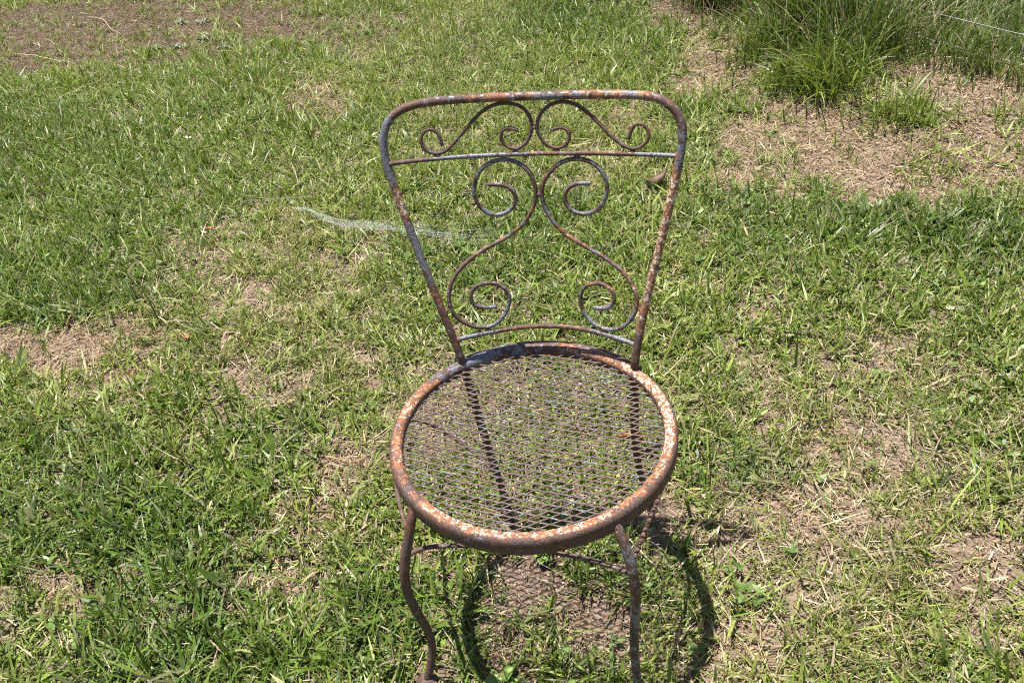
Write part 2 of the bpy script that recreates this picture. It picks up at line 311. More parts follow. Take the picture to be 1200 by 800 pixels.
def blades(x, y, z, L, w, az, tilt0, bend, col, fold=.25, nseg=3, twist=None):
    """ribbons: base (x,y,z), length, width, azimuth, start angle from vertical, extra bend to the tip"""
    n = len(x); st = np.linspace(0, 1, nseg+1)
    prof = {3: np.array([.75, 1., .8, .06]), 4: np.array([.7, 1., .95, .65, .05]), 2: np.array([.8, 1, .1])}[nseg]
    V = np.zeros((n, nseg+1, 2, 3)); p = np.stack([x, y, z], -1)
    if twist is None: twist = RNG.normal(0, .55, n)
    side0 = np.stack([-np.sin(az), np.cos(az), np.zeros(n)], -1)
    for k in range(nseg+1):
        a = tilt0 + bend*st[k]
        d = np.stack([np.sin(a)*np.cos(az), np.sin(a)*np.sin(az), np.cos(a)], -1)
        up = np.cross(d, side0)
        tw = twist*(.4+st[k])
        s = side0*np.cos(tw)[:, None] + up*np.sin(tw)[:, None]
        hw = (w*prof[k]*.5)[:, None]
        V[:, k, 0] = p - s*hw; V[:, k, 1] = p + s*hw
        if k < nseg: p = p + d*(L/nseg)[:, None]
    V = V.reshape(-1, 3)
    base = (np.arange(n)*(nseg+1)*2)[:, None]
    q = np.concatenate([np.stack([base+2*k, base+2*k+1, base+2*k+3, base+2*k+2], -1) for k in range(nseg)], 1).reshape(-1, 4)
    C = np.repeat(col, (nseg+1)*2, axis=0).reshape(n, nseg+1, 2, 3)
    return V, q, C.reshape(-1, 3)

def blade_mat(name, trans, rough, spec=.5):
    m, nt, b, out = new_mat(name)
    c = attr(nt, 'tint', 'Color')
    geo = N(nt, 'ShaderNodeTexCoord').outputs['Object']
    nz = noise(nt, 160, 2, .5, geo)
    c = mix(nt, 1.0, c, ramp(nt, nz, [(.3, (.72, .72, .72)), (.7, (1.25, 1.25, 1.2))]), 'MULTIPLY')
    nt.links.new(c, b.inputs['Base Color']); b.inputs['Roughness'].default_value = rough
    b.inputs['Specular IOR Level'].default_value = spec
    tr = N(nt, 'ShaderNodeBsdfTranslucent')
    nt.links.new(mix(nt, 1.0, c, (1.15, 1.25, .55), 'MULTIPLY'), tr.inputs['Color'])
    ms = N(nt, 'ShaderNodeMixShader'); ms.inputs[0].default_value = trans
    nt.links.new(b.outputs[0], ms.inputs[1]); nt.links.new(tr.outputs[0], ms.inputs[2])
    nt.links.new(ms.outputs[0], out.inputs['Surface'])
    return m
M_GRASS = blade_mat('grass_blade', .27, .45, .5)
M_STRAW = blade_mat('dry_straw', .12, .7, .25)

GREEN = np.array([[.130, .200, .030], [.200, .278, .042], [.275, .335, .070], [.345, .365, .125], [.165, .240, .075], [.095, .150, .030]])
TAN = np.array([[.34, .26, .16], [.44, .35, .23], [.25, .18, .11], [.38, .31, .22], [.20, .15, .105], [.45, .38, .27]])

def green_tint(n, x, y, dark=0.0):
    u = RNG.random(n); reg = fbm(x, y, 2.2, 611, 3); dr = blobs(DRY, x, y, 621, .6); lu = blobs(LUSH_SHADE, x, y, 631, .6)
    t = np.clip(reg*2.6-.3 + (u-.5)*2.2 + dr*.8 - lu*.5 - dark, 0, 2.999)
    i = t.astype(int); f = (t-i)[:, None]
    c = GREEN[i]*(1-f) + GREEN[i+1]*f
    alt = RNG.random(n) < .18; c[alt] = GREEN[RNG.integers(3, 6, alt.sum())]
    # some blades are half dry
    d = (RNG.random(n) < .17+.36*dr)
    k = RNG.uniform(.3, .95, d.sum())[:, None]
    c[d] = c[d]*(1-k) + TAN[RNG.integers(0, 4, d.sum())]*k
    c = c*(1-np.array([.34, .24, .22])*np.clip(lu-dr*.3, 0, 1)[:, None])  # deeper green of lush turf, plus edge shading put into the blade colour
    c = c*np.where(RNG.random(n) < .3, RNG.uniform(.45, .8, n), 1.0)[:, None]
    return c*RNG.uniform(.8, 1.2, n)[:, None]

# --- lawn: rosettes of short blades along runners
NT = N_TUFT
tx, ty = sample(NT); ox, oy = sample_ring(46000); tx = np.r_[tx, ox]; ty = np.r_[ty, oy]; outer = np.r_[np.zeros(NT), np.ones(len(ox))]; NT = len(tx)
bare = blobs(BARE, tx, ty, 501, .65); lush = blobs(LUSH_SHADE, tx, ty, 631, .6); dry = blobs(DRY, tx, ty, 621, .6)
gap = fbm(tx, ty, 13, 641, 3); gap2 = fbm(tx, ty, 4.5, 651, 2)
prob = np.clip(.34 + 1.3*np.clip((gap-.38)*3.4, 0, 1) + .35*(gap2-.5) + .45*lush - .30*dry, .10, 1)*(1-np.clip(bare*1.02, 0, .96))
FEET = [(-.213, -.135), (.145, -.232), (-.062, .217), (.228, .200)]
for fx, fy in FEET: prob = prob*np.clip((np.hypot(tx-fx, ty-fy+.015)-.034)/.03, 0, 1)
prob = prob*clear(tx, ty)
keep = RNG.random(NT) < prob
tx, ty = tx[keep], ty[keep]; outer = outer[keep]; lush = lush[keep]; dry = dry[keep]
nb = RNG.integers(4, 9, len(tx))
rep = np.repeat(np.arange(len(tx)), nb); n = len(rep)
far = np.clip((ty[rep]-.6)/3.2, 0, 1)
bx = tx[rep] + RNG.normal(0, .006, n); by = ty[rep] + RNG.normal(0, .006, n)
size = np.exp(RNG.normal(0, .22, len(tx)))*(1+.35*outer)*(1+.14*lush)*(1-.14*dry)
L = .037*size[rep]*np.exp(RNG.normal(0, .32, n))*(1+.25*far)
L = np.clip(L, .012, .11)
w = .0038*np.exp(RNG.normal(0, .32, n))*np.sqrt(size[rep])*(1-.12*far)*(1-.42*dry[rep])
upr = np.repeat(RNG.beta(2, 2.2, len(tx)), nb)       # how upright the rosette is
tilt = np.clip(np.radians(82)-np.radians(62)*upr + RNG.normal(0, .28, n), .05, 1.5)
bend = RNG.normal(.35, .45, n)
bend = np.minimum(bend, 1.75-tilt)
az = RNG.uniform(0, 2*np.pi, n)
bz = height(bx, by) + RNG.uniform(-.002, .008, n)
V, q, C = blades(bx, by, bz, L, w, az, tilt, bend, green_tint(n, bx, by))
print('grass blades', n)
lawn = mesh_np('grass', V, q, M_GRASS, attrs={'tint': C})
tag(lawn, 'patchy short green lawn grass with yellowing blades', 'grass', kind='stuff')

# --- longer single blades standing out of the lawn
n = N_LONG; bx, by = sample(n); bare = blobs(BARE, bx, by, 501, .65); cl = fbm(bx, by, 7, 661, 3)
k = (RNG.random(n) < np.clip((cl-.42)*4, 0.02, 1)*(1-.95*bare)*clear(bx, by)); bx, by = bx[k], by[k]; n = len(bx)
L = .07*np.exp(RNG.normal(0, .3, n)); w = .0046*np.exp(RNG.normal(0, .2, n))
tilt = np.clip(RNG.normal(.55, .35, n), .02, 1.3); bend = np.minimum(np.abs(RNG.normal(.4, .4, n)), 1.7-tilt)
V, q, C = blades(bx, by, height(bx, by), L, w, RNG.uniform(0, 6.283, n), tilt, bend, green_tint(n, bx, by), nseg=4)
o = mesh_np('grass', V, q, M_GRASS, attrs={'tint': C})
tag(o, 'longer green grass blades standing up out of the short lawn', 'grass', kind='stuff')

# --- thatch: dead blades lying on the soil everywhere, thick on the bare patches
n = N_STRAW; bx, by = sample(n); bare = blobs(BARE, bx, by, 501, .65); dry = blobs(DRY, bx, by, 621, .6)
lu_ = blobs(LUSH_SHADE, bx, by, 631, .6)
k = RNG.random(n) < np.clip(.36+.64*bare+.3*dry-.25*lu_, 0, 1)*np.where(clear(bx, by) < .5, .45, 1); bx, by = bx[k], by[k]; bare = bare[k]; n = len(bx)
L = .027*np.exp(RNG.normal(0, .55, n))*(1-.15*bare)*(1-.22*dry[k]); w = .0019*np.exp(RNG.normal(0, .4, n))*(1-.15*bare)
L = np.clip(L, .006, .1)
tilt = np.clip(RNG.normal(1.40, .16+.12*bare, n), .5, 1.6); bend = RNG.normal(.08, .25, n); bend = np.clip(bend, -.5, 1.66-tilt)
ci = RNG.integers(0, len(TAN), n); col = TAN[ci]*RNG.uniform(.6, 1.2, n)[:, None]
col = col*(1-.0*bare[:, None]) + 0
col = col*np.where((bare > .35) & (bx < -.4) & (by > 2.9), .66, 1.0)[:, None]  # far left straw tinted down, the corner shade painted in
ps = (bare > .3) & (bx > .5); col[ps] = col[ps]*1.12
pk = (bare > .4) & (RNG.random(n) < np.where(bx > .5, .18, .40)); col[pk] = col[pk]*np.array([.88, .74, .66])
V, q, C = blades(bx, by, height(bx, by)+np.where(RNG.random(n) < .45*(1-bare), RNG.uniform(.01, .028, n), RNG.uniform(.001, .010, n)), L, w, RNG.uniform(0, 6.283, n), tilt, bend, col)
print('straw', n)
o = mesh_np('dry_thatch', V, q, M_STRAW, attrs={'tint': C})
tag(o, 'tan dead grass clippings lying between the green blades', 'thatch', kind='stuff')

# --- crumbs: broken bits of dead leaf on the open soil
n = N_CRUMB; bx, by = sample(n); bare = blobs(BARE, bx, by, 501, .65)
k = RNG.random(n) < np.clip(.12+1.1*bare, 0, 1)*np.where(clear(bx, by) < .6, .35, 1); bx, by = bx[k], by[k]; n = len(bx)
L = .0085*np.exp(RNG.normal(0, .5, n)); w = .0032*np.exp(RNG.normal(0, .4, n))
tilt = np.clip(RNG.normal(1.35, .25, n), .3, 1.6)
col = TAN[RNG.integers(0, len(TAN), n)]*RNG.uniform(.25, 1.05, n)[:, None]*np.array([1.02, .93, .83])*np.where((bx < -.4) & (by > 2.9), .68, 1.12)[:, None]  # far left litter carries the same painted corner shade
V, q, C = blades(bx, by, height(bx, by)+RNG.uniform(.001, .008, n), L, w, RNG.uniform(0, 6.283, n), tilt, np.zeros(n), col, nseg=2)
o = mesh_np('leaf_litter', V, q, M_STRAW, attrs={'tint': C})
tag(o, 'brown crumbs of dead leaf and stem over the bare soil', 'litter', kind='stuff')

# --- tall unmown grass along the fence
def tall(cx, cy, sx, sy, n, Lm, lean_az, lean, spread=.5, dark=.4, wm=.0042):
    bx = cx+RNG.normal(0, sx, n); by = cy+RNG.normal(0, sy, n)
    L = Lm*np.exp(RNG.normal(0, .3, n)); w = wm*np.exp(RNG.normal(0, .22, n))
    az = np.where(RNG.random(n) < .55, RNG.normal(lean_az, .8, n), RNG.uniform(0, 6.283, n))
    tilt = np.abs(RNG.normal(lean, spread*.5, n)); bend = np.abs(RNG.normal(.75, .5, n))
    bend = np.minimum(bend, 2.0-tilt)
    return blades(bx, by, height(bx, by), L, w, az, tilt, bend, green_tint(n, bx, by, dark)*(1-.36*dark), nseg=4)
parts = []
for t in np.linspace(-.05, 1.55, 17):
    fx = 1.10+.505*t+.03*RNG.standard_normal(); fy = 3.12-.863*t+.03*RNG.standard_normal()
    dens = 1.0 if t < .7 else .25
    parts.append(tall(fx-.02, fy-.02, .07, .07, int(260*dens), .27 if t < .7 else .10, 3.6, .22, .55, .9))
    parts.append(tall(fx+.26, fy+.17, .10, .09, int(420), (.20 if t < .7 else .085), .5, .32, .65, .8))
    parts.append(tall(fx+.55, fy+.34, .16, .14, int(520), .15, .5, .35, .7, .8))
    parts.append(tall(fx+.95, fy+.56, .2, .18, int(420), .15, .5, .35, .7, .7))
V, q, C = join(parts)
o = mesh_np('tall_grass', V, q, M_GRASS, attrs={'tint': C})
tag(o, 'tall unmown grass growing under and beyond the fence wires', 'tall grass', kind='stuff')

def tuft(name, specs, label, group=None):
    cx, cy = specs[0][0], specs[0][1]
    V, q, C = join([tall(*s) for s in specs])
    V = V - np.array([cx, cy, 0])
    o = mesh_np(name, V, q, M_GRASS, attrs={'tint': C}); o.location = (cx, cy, 0)
    return tag(o, label, 'grass tuft', group)
tuft('grass_tuft', [(1.20, 2.06, .06, .05, 300, .17, 4.2, .45, .9, .1), (1.28, 2.16, .07, .06, 260, .22, 3.2, .45, .9, .7), (1.12, 2.16, .05, .06, 150, .15, 3.8, .4, .9, .3)],
     'big arching green grass tuft between the bare patches at upper right', 'loose grass tufts by the fence')
tuft('grass_tuft', [(1.08, 2.46, .05, .06, 190, .17, 2.8, .3, .8, .2), (1.20, 2.50, .06, .07, 260, .23, 2.6, .35, .8, .6), (1.00, 2.40, .04, .04, 60, .14, 3.6, .3, .7, .2)],
     'pale upright grass tuft behind the big arching tuft', 'loose grass tufts by the fence')
tuft('grass_tuft', [(1.36, 1.74, .07, .06, 90, .10, 4.0, .5, .8, .3), (1.33, 1.80, .06, .06, 70, .12, 4.4, .6, .8, .4)],
     'low straggly grass tuft on the dirt in front of the big arching tuft', 'loose grass tufts by the fence')
tuft('grass_tuft', [(1.44, 2.28, .08, .09, 230, .30, 1.2, .15, .45, .8), (1.34, 2.38, .07, .09, 160, .27, 2.2, .25, .6, .8)],
     'tallest dark upright grass tuft rising against the fence wires', 'loose grass tufts by the fence')
# dry stems standing in the bank
n = 640; t = RNG.uniform(-.1, .9, n); bx = 1.10+.505*t+RNG.normal(0, .16, n); by = 3.05-.863*t+RNG.normal(0, .14, n)
V, q, C = blades(bx, by, height(bx, by), .24*np.exp(RNG.normal(0, .3, n)), np.full(n, .0026), RNG.uniform(0, 6.283, n), np.abs(RNG.normal(.3, .3, n)), np.abs(RNG.normal(.6, .5, n)), TAN[RNG.integers(0, 6, n)], nseg=4)
o = mesh_np('dry_stems', V, q, M_STRAW, attrs={'tint': C})
tag(o, 'tan dry stems standing among the tall grass by the fence', 'dry grass', kind='stuff')
# low broad-leaved weeds creeping through the turf
n = 5200; bx, by = sample(n, .3); pw = fbm(bx, by, 3.1, 681, 3); pt_ = fbm(bx, by, 14, 685, 2)
k = (pw > .50) & (pt_ > .52) & (blobs(BARE, bx, by, 501, .65) < .5); bx, by = bx[k], by[k]; n = len(bx)
rp = np.repeat(np.arange(n), 3); m_ = len(rp)
az = np.tile([0, 2.1, 4.2], n) + RNG.normal(0, .3, m_) + np.repeat(RNG.uniform(0, 6.28, n), 3)
hh = np.repeat(RNG.uniform(.012, .03, n), 3)
cw = np.array([[.10, .17, .035], [.15, .22, .055]])[RNG.integers(0, 2, m_)]*RNG.uniform(.75, 1.2, m_)[:, None]
V, q, C = blades(bx[rp], by[rp], height(bx[rp], by[rp])+hh, .015*np.exp(RNG.normal(0, .25, m_)), .0095*np.exp(RNG.normal(0, .2, m_)), az, RNG.uniform(.9, 1.5, m_), RNG.uniform(0, .5, m_), cw, twist=RNG.normal(0, .15, m_))
o = mesh_np('low_weeds', V, q, M_GRASS, attrs={'tint': C})
tag(o, 'small three-leaved weeds creeping through the lawn', 'weeds', kind='stuff')

# ------------------------------------------------------------------ the chair
def rust_mat(name, dark=(.056, .031, .023), grain=1.0):
    m, nt, b, out = new_mat(name)
    tc = N(nt, 'ShaderNodeTexCoord').outputs['Object']
    big = noise(nt, 22*grain, 5, .6, tc); mid = noise(nt, 85*grain, 5, .62, tc); fine = noise(nt, 330*grain, 4, .65, tc)
    ctr = lambda v, k: math_(nt, 'MULTIPLY', math_(nt, 'SUBTRACT', v, .5), k)
    rust = ramp(nt, mid, [(.34, dark), (.46, (dark[0]*1.7, dark[1]*1.6, dark[2]*1.6)), (.58, (.125, .066, .050)), (.70, (.24, .105, .060))])
    rust = mix(nt, step(nt, big, .40, .60), rust, ramp(nt, fine, [(.34, (dark[0]*.8, dark[1]*.85, dark[2]*1.)), (.55, (.105, .066, .058)), (.70, (.21, .135, .11))]))
    # blue-grey paint still on
    pa = attr(nt, 'paint')
    pv = math_(nt, 'ADD', math_(nt, 'ADD', ctr(pa, .88), ctr(mid, 2.4)), math_(nt, 'ADD', ctr(big, .8), ctr(fine, .5)))
    pm = step(nt, pv, -.05, .08)
    paint = ramp(nt, fine, [(.33, (.066, .068, .084)), (.52, (.138, .141, .170)), (.70, (.29, .29, .315))])
    c = mix(nt, pm, rust, paint)
    # orange bloom and chalky cream flakes of the old coats
    fa = attr(nt, 'flake')
    gr = noise(nt, 150*grain, 5, .68, tc, .6)
    ov = math_(nt, 'ADD', math_(nt, 'MULTIPLY', math_(nt, 'SUBTRACT', fa, .40), 1.2), math_(nt, 'ADD', ctr(noise(nt, 60*grain, 5, .7, tc), 1.9), ctr(fine, .8)))
    c = mix(nt, math_(nt, 'MULTIPLY', step(nt, ov, -.06, .16), .9), c, ramp(nt, gr, [(.32, (.13, .048, .028)), (.50, (.30, .115, .050)), (.66, (.50, .25, .11))]))
    fv = math_(nt, 'ADD', math_(nt, 'MULTIPLY', math_(nt, 'SUBTRACT', fa, .63), 1.15), math_(nt, 'ADD', ctr(gr, 1.7), ctr(fine, 1.0)))
    fm = step(nt, fv, -.02, .08)
    c = mix(nt, fm, c, ramp(nt, mid, [(.36, (.48, .37, .26)), (.6, (.70, .63, .51))]))
    nt.links.new(c, b.inputs['Base Color'])
    rg = N(nt, 'ShaderNodeMapRange'); nt.links.new(pm, rg.inputs[0]); rg.inputs[3].default_value = .72; rg.inputs[4].default_value = .42
    nt.links.new(rg.outputs[0], b.inputs['Roughness']); b.inputs['Specular IOR Level'].default_value = .45
    bp = N(nt, 'ShaderNodeBump'); bp.inputs['Strength'].default_value = .55; bp.inputs['Distance'].default_value = .0012
    hh = math_(nt, 'ADD', math_(nt, 'MULTIPLY', fine, .8), math_(nt, 'ADD', mid, math_(nt, 'MULTIPLY', fm, .5)))
    nt.links.new(hh, bp.inputs['Height']); nt.links.new(bp.outputs['Normal'], b.inputs['Normal'])
    return m
M_RUST = rust_mat('rusted_painted_iron')
M_MESH = rust_mat('rusted_mesh', dark=(.085, .068, .064))

chair = empty('garden_chair', (0, 0, 0), math.radians(-13.0))
tag(chair, 'rusty wrought iron garden chair with scrolled back and round mesh seat', 'chair')

def rod(name, P, r, paint=.0, flake=.0, seg=10, sub=.004, parent=None, smooth_it=1, taper=None):
    """paint / flake: number or list spread evenly over the control points"""
    P = denoise(P, smooth_it) if smooth_it else np.array(P, float)
    n = len(P)
    ex = lambda a: np.interp(np.linspace(0, 1, n), np.linspace(0, 1, len(np.atleast_1d(a))), np.atleast_1d(a).astype(float))
    D5 = np.c_[P, ex(paint), ex(flake)]
    S = smooth_path(D5, sub)
    rr = r if taper is None else r*np.interp(np.linspace(0, 1, len(S)), np.linspace(0, 1, len(taper)), taper)
    V, q, s = tube(S[:, :3], rr, seg, .012)
    s = s.astype(int)
    return mesh_np(name, V, q, M_RUST, parent or chair, {'paint': S[s, 3], 'flake': S[s, 4]})

# back frame: one bent tube
fp = [.1,.1,.1,.75,.35,.75,.8,.8,.7,.3,.2,.1,.1,.1,.25,.35,.45,.55,.6,.35,.25,.2,.25,.45,.6,.35,.4,.35,.55,.3,.1,.1]
ff = [.1,.15,.25,.0,.42,.15,.0,.0,.1,.1,.15,.15,.15,.1,.3,.25,.25,.35,.3,.3,.2,.1,.1,.1,.2,.45,.4,.48,.4,.35,.2,.1]
rod('back_frame', frame, .0067, [a_+.13 for a_ in fp], [min(f_*1.3+.05, .62) for f_ in ff], 14, .004, smooth_it=2)
rod('crossbar', bar_mid, .0036, [.25, .2, .6, .7, .35, .2, .3, .65, .6], [.25, .3, .05, 0, .2, .3, .3, .2, .05])
rod('crossbar', bar_low, .0042, [.7, .6, .25, .2, .2, .25, .4, .65, .7], [0, .1, .35, .3, .25, .35, .3, .05, 0])
rod('scroll', bigL, .0036, [.4,.3,.3,.6,.6,.6,.6,.6,.7,.4,.2,.1,.4,.2,.1,.5,.3,.6,.7,.6,.3,.3,.4,.5], [.1,.1,.1,0,0,0,0,.1,.1,.3,.3,.4,.3,.4,.1,0,0,0,.1,.2,.3,.2,.1,0], 10, .003)
rod('scroll', bigR, .0036, [.8,.5,.2,.5,.6,.5,.6,.6,.6,.3,.3,.6,.5,.3,.5,.2,.5,.7,.7,.6,.3,.2,.2,.6,.7], [0,.1,.3,.1,.2,.1,0,0,0,.3,.2,.2,.45,.3,.4,.45,.2,0,0,.1,.3,.3,.2,0,0], 10, .003)
rod('scroll', smL, .0029, [.1,.1,.1,.15,.1,.1,.0,.1,.3,.35], [.05,.1,.1,.1,.1,.05,.05,.1,.1,0], 10, .003)
rod('scroll', smR, .0029, [.3,.1,.1,.1,.1,.15,.45,.1,.1,.1], [.0,.1,.1,.1,.1,.1,.1,.1,.05,.05], 10, .003)

# lumps of weld where rods touch
def weld(p, r_):
    u = np.linspace(0, np.pi, 8); v = np.linspace(0, 2*np.pi, 12, endpoint=False)
    U, Vv = np.meshgrid(u, v, indexing='ij')
    d = np.stack([np.sin(U)*np.cos(Vv), np.sin(U)*np.sin(Vv), np.cos(U)], -1)
    rr = r_*(1+.22*(vnoise(d[..., 0]*2+p[0]*90, d[..., 1]*2+d[..., 2]*1.7, 1.0, 801)-.5)*2)
    V = (np.array(p)+d*rr[..., None]*np.array([1.25, .9, .85])).reshape(-1, 3)
    ix = np.arange(96).reshape(8, 12)
    q = np.stack([ix[:-1], ix[1:], np.roll(ix[1:], -1, 1), np.roll(ix[:-1], -1, 1)], -1).reshape(-1, 4)
    mesh_np('weld', V, q, M_RUST, chair, {'paint': np.full(96, .2), 'flake': np.full(96, .25)})
def mid(a, b_): return (np.array(a)+np.array(b_))/2
def near(A, B_):
    A = np.array(A); B_ = np.array(B_); D_ = np.linalg.norm(A[:, None]-B_[None], axis=2); i, j = np.unravel_index(D_.argmin(), D_.shape)
    return (A[i]+B_[j])/2
dn = lambda P: smooth_path(np.array(P), .003)
F_, BM, BL_, S1, S2, S3, S4 = map(dn, (frame, bar_mid, bar_low, bigL, bigR, smL, smR))
for p_, r_ in ((BM[0], .0056), (BM[-1], .0056), (BL_[0], .006), (BL_[-1], .006), (near(S1, S2), .0042), (near(S1, BM), .0040), (near(S2, BM), .0040),
               (near(S1, BL_), .0042), (near(S2, BL_), .0042), (near(S3, S4), .0036), (near(S3[len(S3)//3:], F_), .0042), (near(S4[:2*len(S4)//3], F_), .0042),
               (near(S3[len(S3)//2:], BM), .0036), (near(S4[:len(S4)//2], BM), .0036), (near(S3[:len(S3)//2], BM), .0036), (near(S4[len(S4)//2:], BM), .0036),
               (near(S1[len(S1)//3:], F_), .0042), (near(S2[len(S2)//3:], F_), .0042)):
    weld(p_, r_)

# legs, each with its foot
def foot(leg, x, y, z, r=.0185):
    prof = [(0, .012), (.0075, .012), (.010, .0105), (.0155, .005), (r, .0015), (r, -.006), (0, -.006)]
    th = np.linspace(0, 2*np.pi, 20, endpoint=False)
    V = np.concatenate([np.stack([x+a*np.cos(th), y+a*np.sin(th), np.full(20, z+b_)], -1) for a, b_ in [(max(a, 1e-4), b_) for a, b_ in prof]])
    ix = np.arange(len(V)).reshape(len(prof), 20)
    q = np.stack([ix[:-1], np.roll(ix[:-1], -1, 1), np.roll(ix[1:], -1, 1), ix[1:]], -1).reshape(-1, 4)[:, ::-1]
    return mesh_np('foot', V, q, M_RUST, leg, {'paint': np.full(len(V), .1), 'flake': np.full(len(V), .12)})
def hz(x, y):                       # ground height in the chair's own axes
    a = math.radians(-13); wx = x*math.cos(a)-y*math.sin(a); wy = x*math.sin(a)+y*math.cos(a)
    return float(height(np.array([wx]), np.array([wy]))[0])
lfl = [[-.152, -.152, .417]] + legFL; lfr = [[q_[0]-.0115, q_[1]-.0115, q_[2]] for q_ in [[.152, -.152, .419]] + legFR]
lbl = [[frame[0][0], frame[0][1], frame[0][2]]] + legBL[1:-1]; lbr = [[frame[-1][0], frame[-1][1], frame[-1][2]]] + legBR[1:]
for P, pa, fl in ((lfl, [.05, .05, .1, .1, .05, .05, .05], [.2, .3, .15, .05, .1, .05, .05]),
                  (lfr, [.15, .3, .75, .3, .6, .3, .5, .6, .6], [.35, .35, .05, .1, .05, .05, 0, 0]),
                  (lbl, .1, .1), (lbr, .1, .15)):
    P = [list(p) for p in P]
    gz = hz(P[-1][0], P[-1][1]) + .006
    if P[0][0] < 0 and P[0][1] < 0: gz = max(gz, .015)
    P[-1][2] = min(P[-1][2], gz+.012)
    if P[-1][2] > gz+.013: P.append([P[-1][0]*1.03, P[-1][1]*1.03, gz+.012])
    lg = rod('leg', P, .0076, pa, fl, 12, .005, taper=[.95, 1.03, 1.03, .95, .9, .9])
    foot(lg, P[-1][0], P[-1][1], gz)
rod('stretcher', hoopL, .0037, .15, .1, 8)
rod('stretcher', hoopR, .0037, .1, .1, 8)
rod('stretcher', front, .0037, [.1, .1, .1, .2], .1, 8)
# dark iron hoop joining the two back posts behind the seat
a0 = math.atan2(frame[-1][1], frame[-1][0]); a1 = math.atan2(frame[0][1], frame[0][0])
an = np.linspace(a0, a1, 40)
rod('rear_band', np.stack([.2262*np.cos(an), .2262*np.sin(an), np.full(40, .4245)], -1), .0055, .2, 0, 8, smooth_it=0)

# seat rim: rolled band
prof = []
for k in range(13):                                   # over the top, inner side to outer side
    t = math.pi - math.pi*k/12
    prof.append((.2137+.0107*math.copysign(abs(math.cos(t))**.8, math.cos(t)), .4225+.0115*abs(math.sin(t))**.85))
prof += [(.2245, .415), (.2243, .407), (.2225, .4035), (.2190, .4015), (.2150, .403), (.2135, .408), (.2130, .414), (.2035, .4165)]
prof = np.array(prof); K = len(prof); NS = 220
th = np.linspace(0, 2*np.pi, NS, endpoint=False)
wob = 1+.0035*np.sin(3*th+.6)
V = np.stack([prof[None, :, 0]*wob[:, None]*np.cos(th)[:, None], prof[None, :, 0]*wob[:, None]*np.sin(th)[:, None],
              np.broadcast_to(prof[None, :, 1], (NS, K)) + .0008*np.sin(5*th)[:, None]], -1)
ix = np.arange(NS*K).reshape(NS, K)
q = np.stack([ix, np.roll(ix, -1, 1), np.roll(np.roll(ix, -1, 1), -1, 0), np.roll(ix, -1, 0)], -1).reshape(-1, 4)[:, ::-1]
deg = (np.degrees(th) - 13) % 360                     # bearing in the yard: 90 = away from the camera
pt = np.interp(deg, [0, 35, 52, 60, 68, 78, 95, 108, 116, 128, 140, 155, 175, 190, 360], [.15, .15, .25, .6, .3, .35, .45, .75, .8, .6, .2, .45, .1, .05, .1])
fl = np.interp(deg, [0, 20, 40, 56, 66, 80, 110, 128, 140, 158, 175, 192, 205, 225, 250, 268, 285, 300, 318, 335, 350, 360],
                    [.62, .63, .57, .42, .50, .27, .05, .20, .46, .60, .44, .53, .32, .62, .60, .55, .61, .50, .45, .61, .64, .62])
topw = np.clip((prof[:, 1]-.4235)/.006, 0, 1)*np.clip((.2222-prof[:, 0])/.004, .25, 1)
FL = fl[:, None]*(.12+.88*topw[None]); PT = pt[:, None]*np.where(prof[None, :, 1] > .418, 1, .5)
mesh_np('seat_rim', V.reshape(-1, 3), q, M_RUST, chair, {'paint': PT.ravel(), 'flake': FL.ravel()})

# seat mesh: expanded metal, long diamonds running across the yard's x axis
LX, LY = .0344, .0129; RS = .2075
ra = math.radians(13-1.6); ca, sa = math.cos(ra), math.sin(ra)
Vs, Qs, k = [], [], 0
pa_, fl_ = [], []
def strip(pts, hw, up):
    """one strand between two bonds: a thin tilted bar"""
    global k
    pts = np.array(pts); T = np.gradient(pts, axis=0); T /= np.linalg.norm(T, axis=1)[:, None]
    S = np.cross(T, [0, 0, 1.]); S /= np.linalg.norm(S, axis=1)[:, None]
    S = S*math.cos(up) + np.array([0, 0, 1.])*math.sin(up); Nn = np.cross(S, T)
    th_ = .00055
    ring = np.stack([pts-S*hw-Nn*th_, pts+S*hw-Nn*th_, pts+S*hw+Nn*th_, pts-S*hw+Nn*th_], 1)
    n = len(pts); ix = np.arange(n*4).reshape(n, 4)+k
    Vs.append(ring.reshape(-1, 3)); Qs.append(np.stack([ix[:-1], np.roll(ix[:-1], -1, 1), np.roll(ix[1:], -1, 1), ix[1:]], -1).reshape(-1, 4)); k += n*4
nj = int(RS/LY)*2+4; ni = int(RS/LX)+3
def sag(x, y): return .4215-.006*max(0, 1-(x*x+y*y)/RS**2)
def _jx(x, y): return float(vnoise(x, y, 70, 811))
def _jy(x, y): return float(vnoise(x, y, 70, 821))
for j in range(-nj, nj+1):
    for i in range(-ni, ni+1):
        x0 = (i+.5*(j % 2))*LX; y0 = j*LY/2
        for sgn in (1, -1):
            A = np.array([x0, y0]); B = np.array([x0+LX/2, y0+sgn*LY/2])
            pts = []
            for t in (-.04, .14, .3, .5, .7, .86, 1.04):     # flat bonds at both ends, slanted strand between
                e = min(max((t-.12)/.76, 0), 1)
                px = A[0]+(B[0]-A[0])*t; py = A[1]+(B[1]-A[1])*e + sgn*.0004*(1-2*e)
                qx, qy = ca*px-sa*py, sa*px+ca*py
                qx += .0011*(_jx(qx, qy)-.5); qy += .0014*(_jy(qx, qy)-.5)
                pts.append((qx, qy, sag(qx, qy)+(.0003 if sgn > 0 else -.0003)))
            rr = [math.hypot(p[0], p[1]) for p in pts]
            if max(rr) < RS: strip(pts, .00122, .30*sgn)
            elif min(rr) < RS:
                pts = [p for p, r_ in zip(pts, rr) if r_ < RS+.002]
                if len(pts) > 1: strip(pts, .00122, .30*sgn)
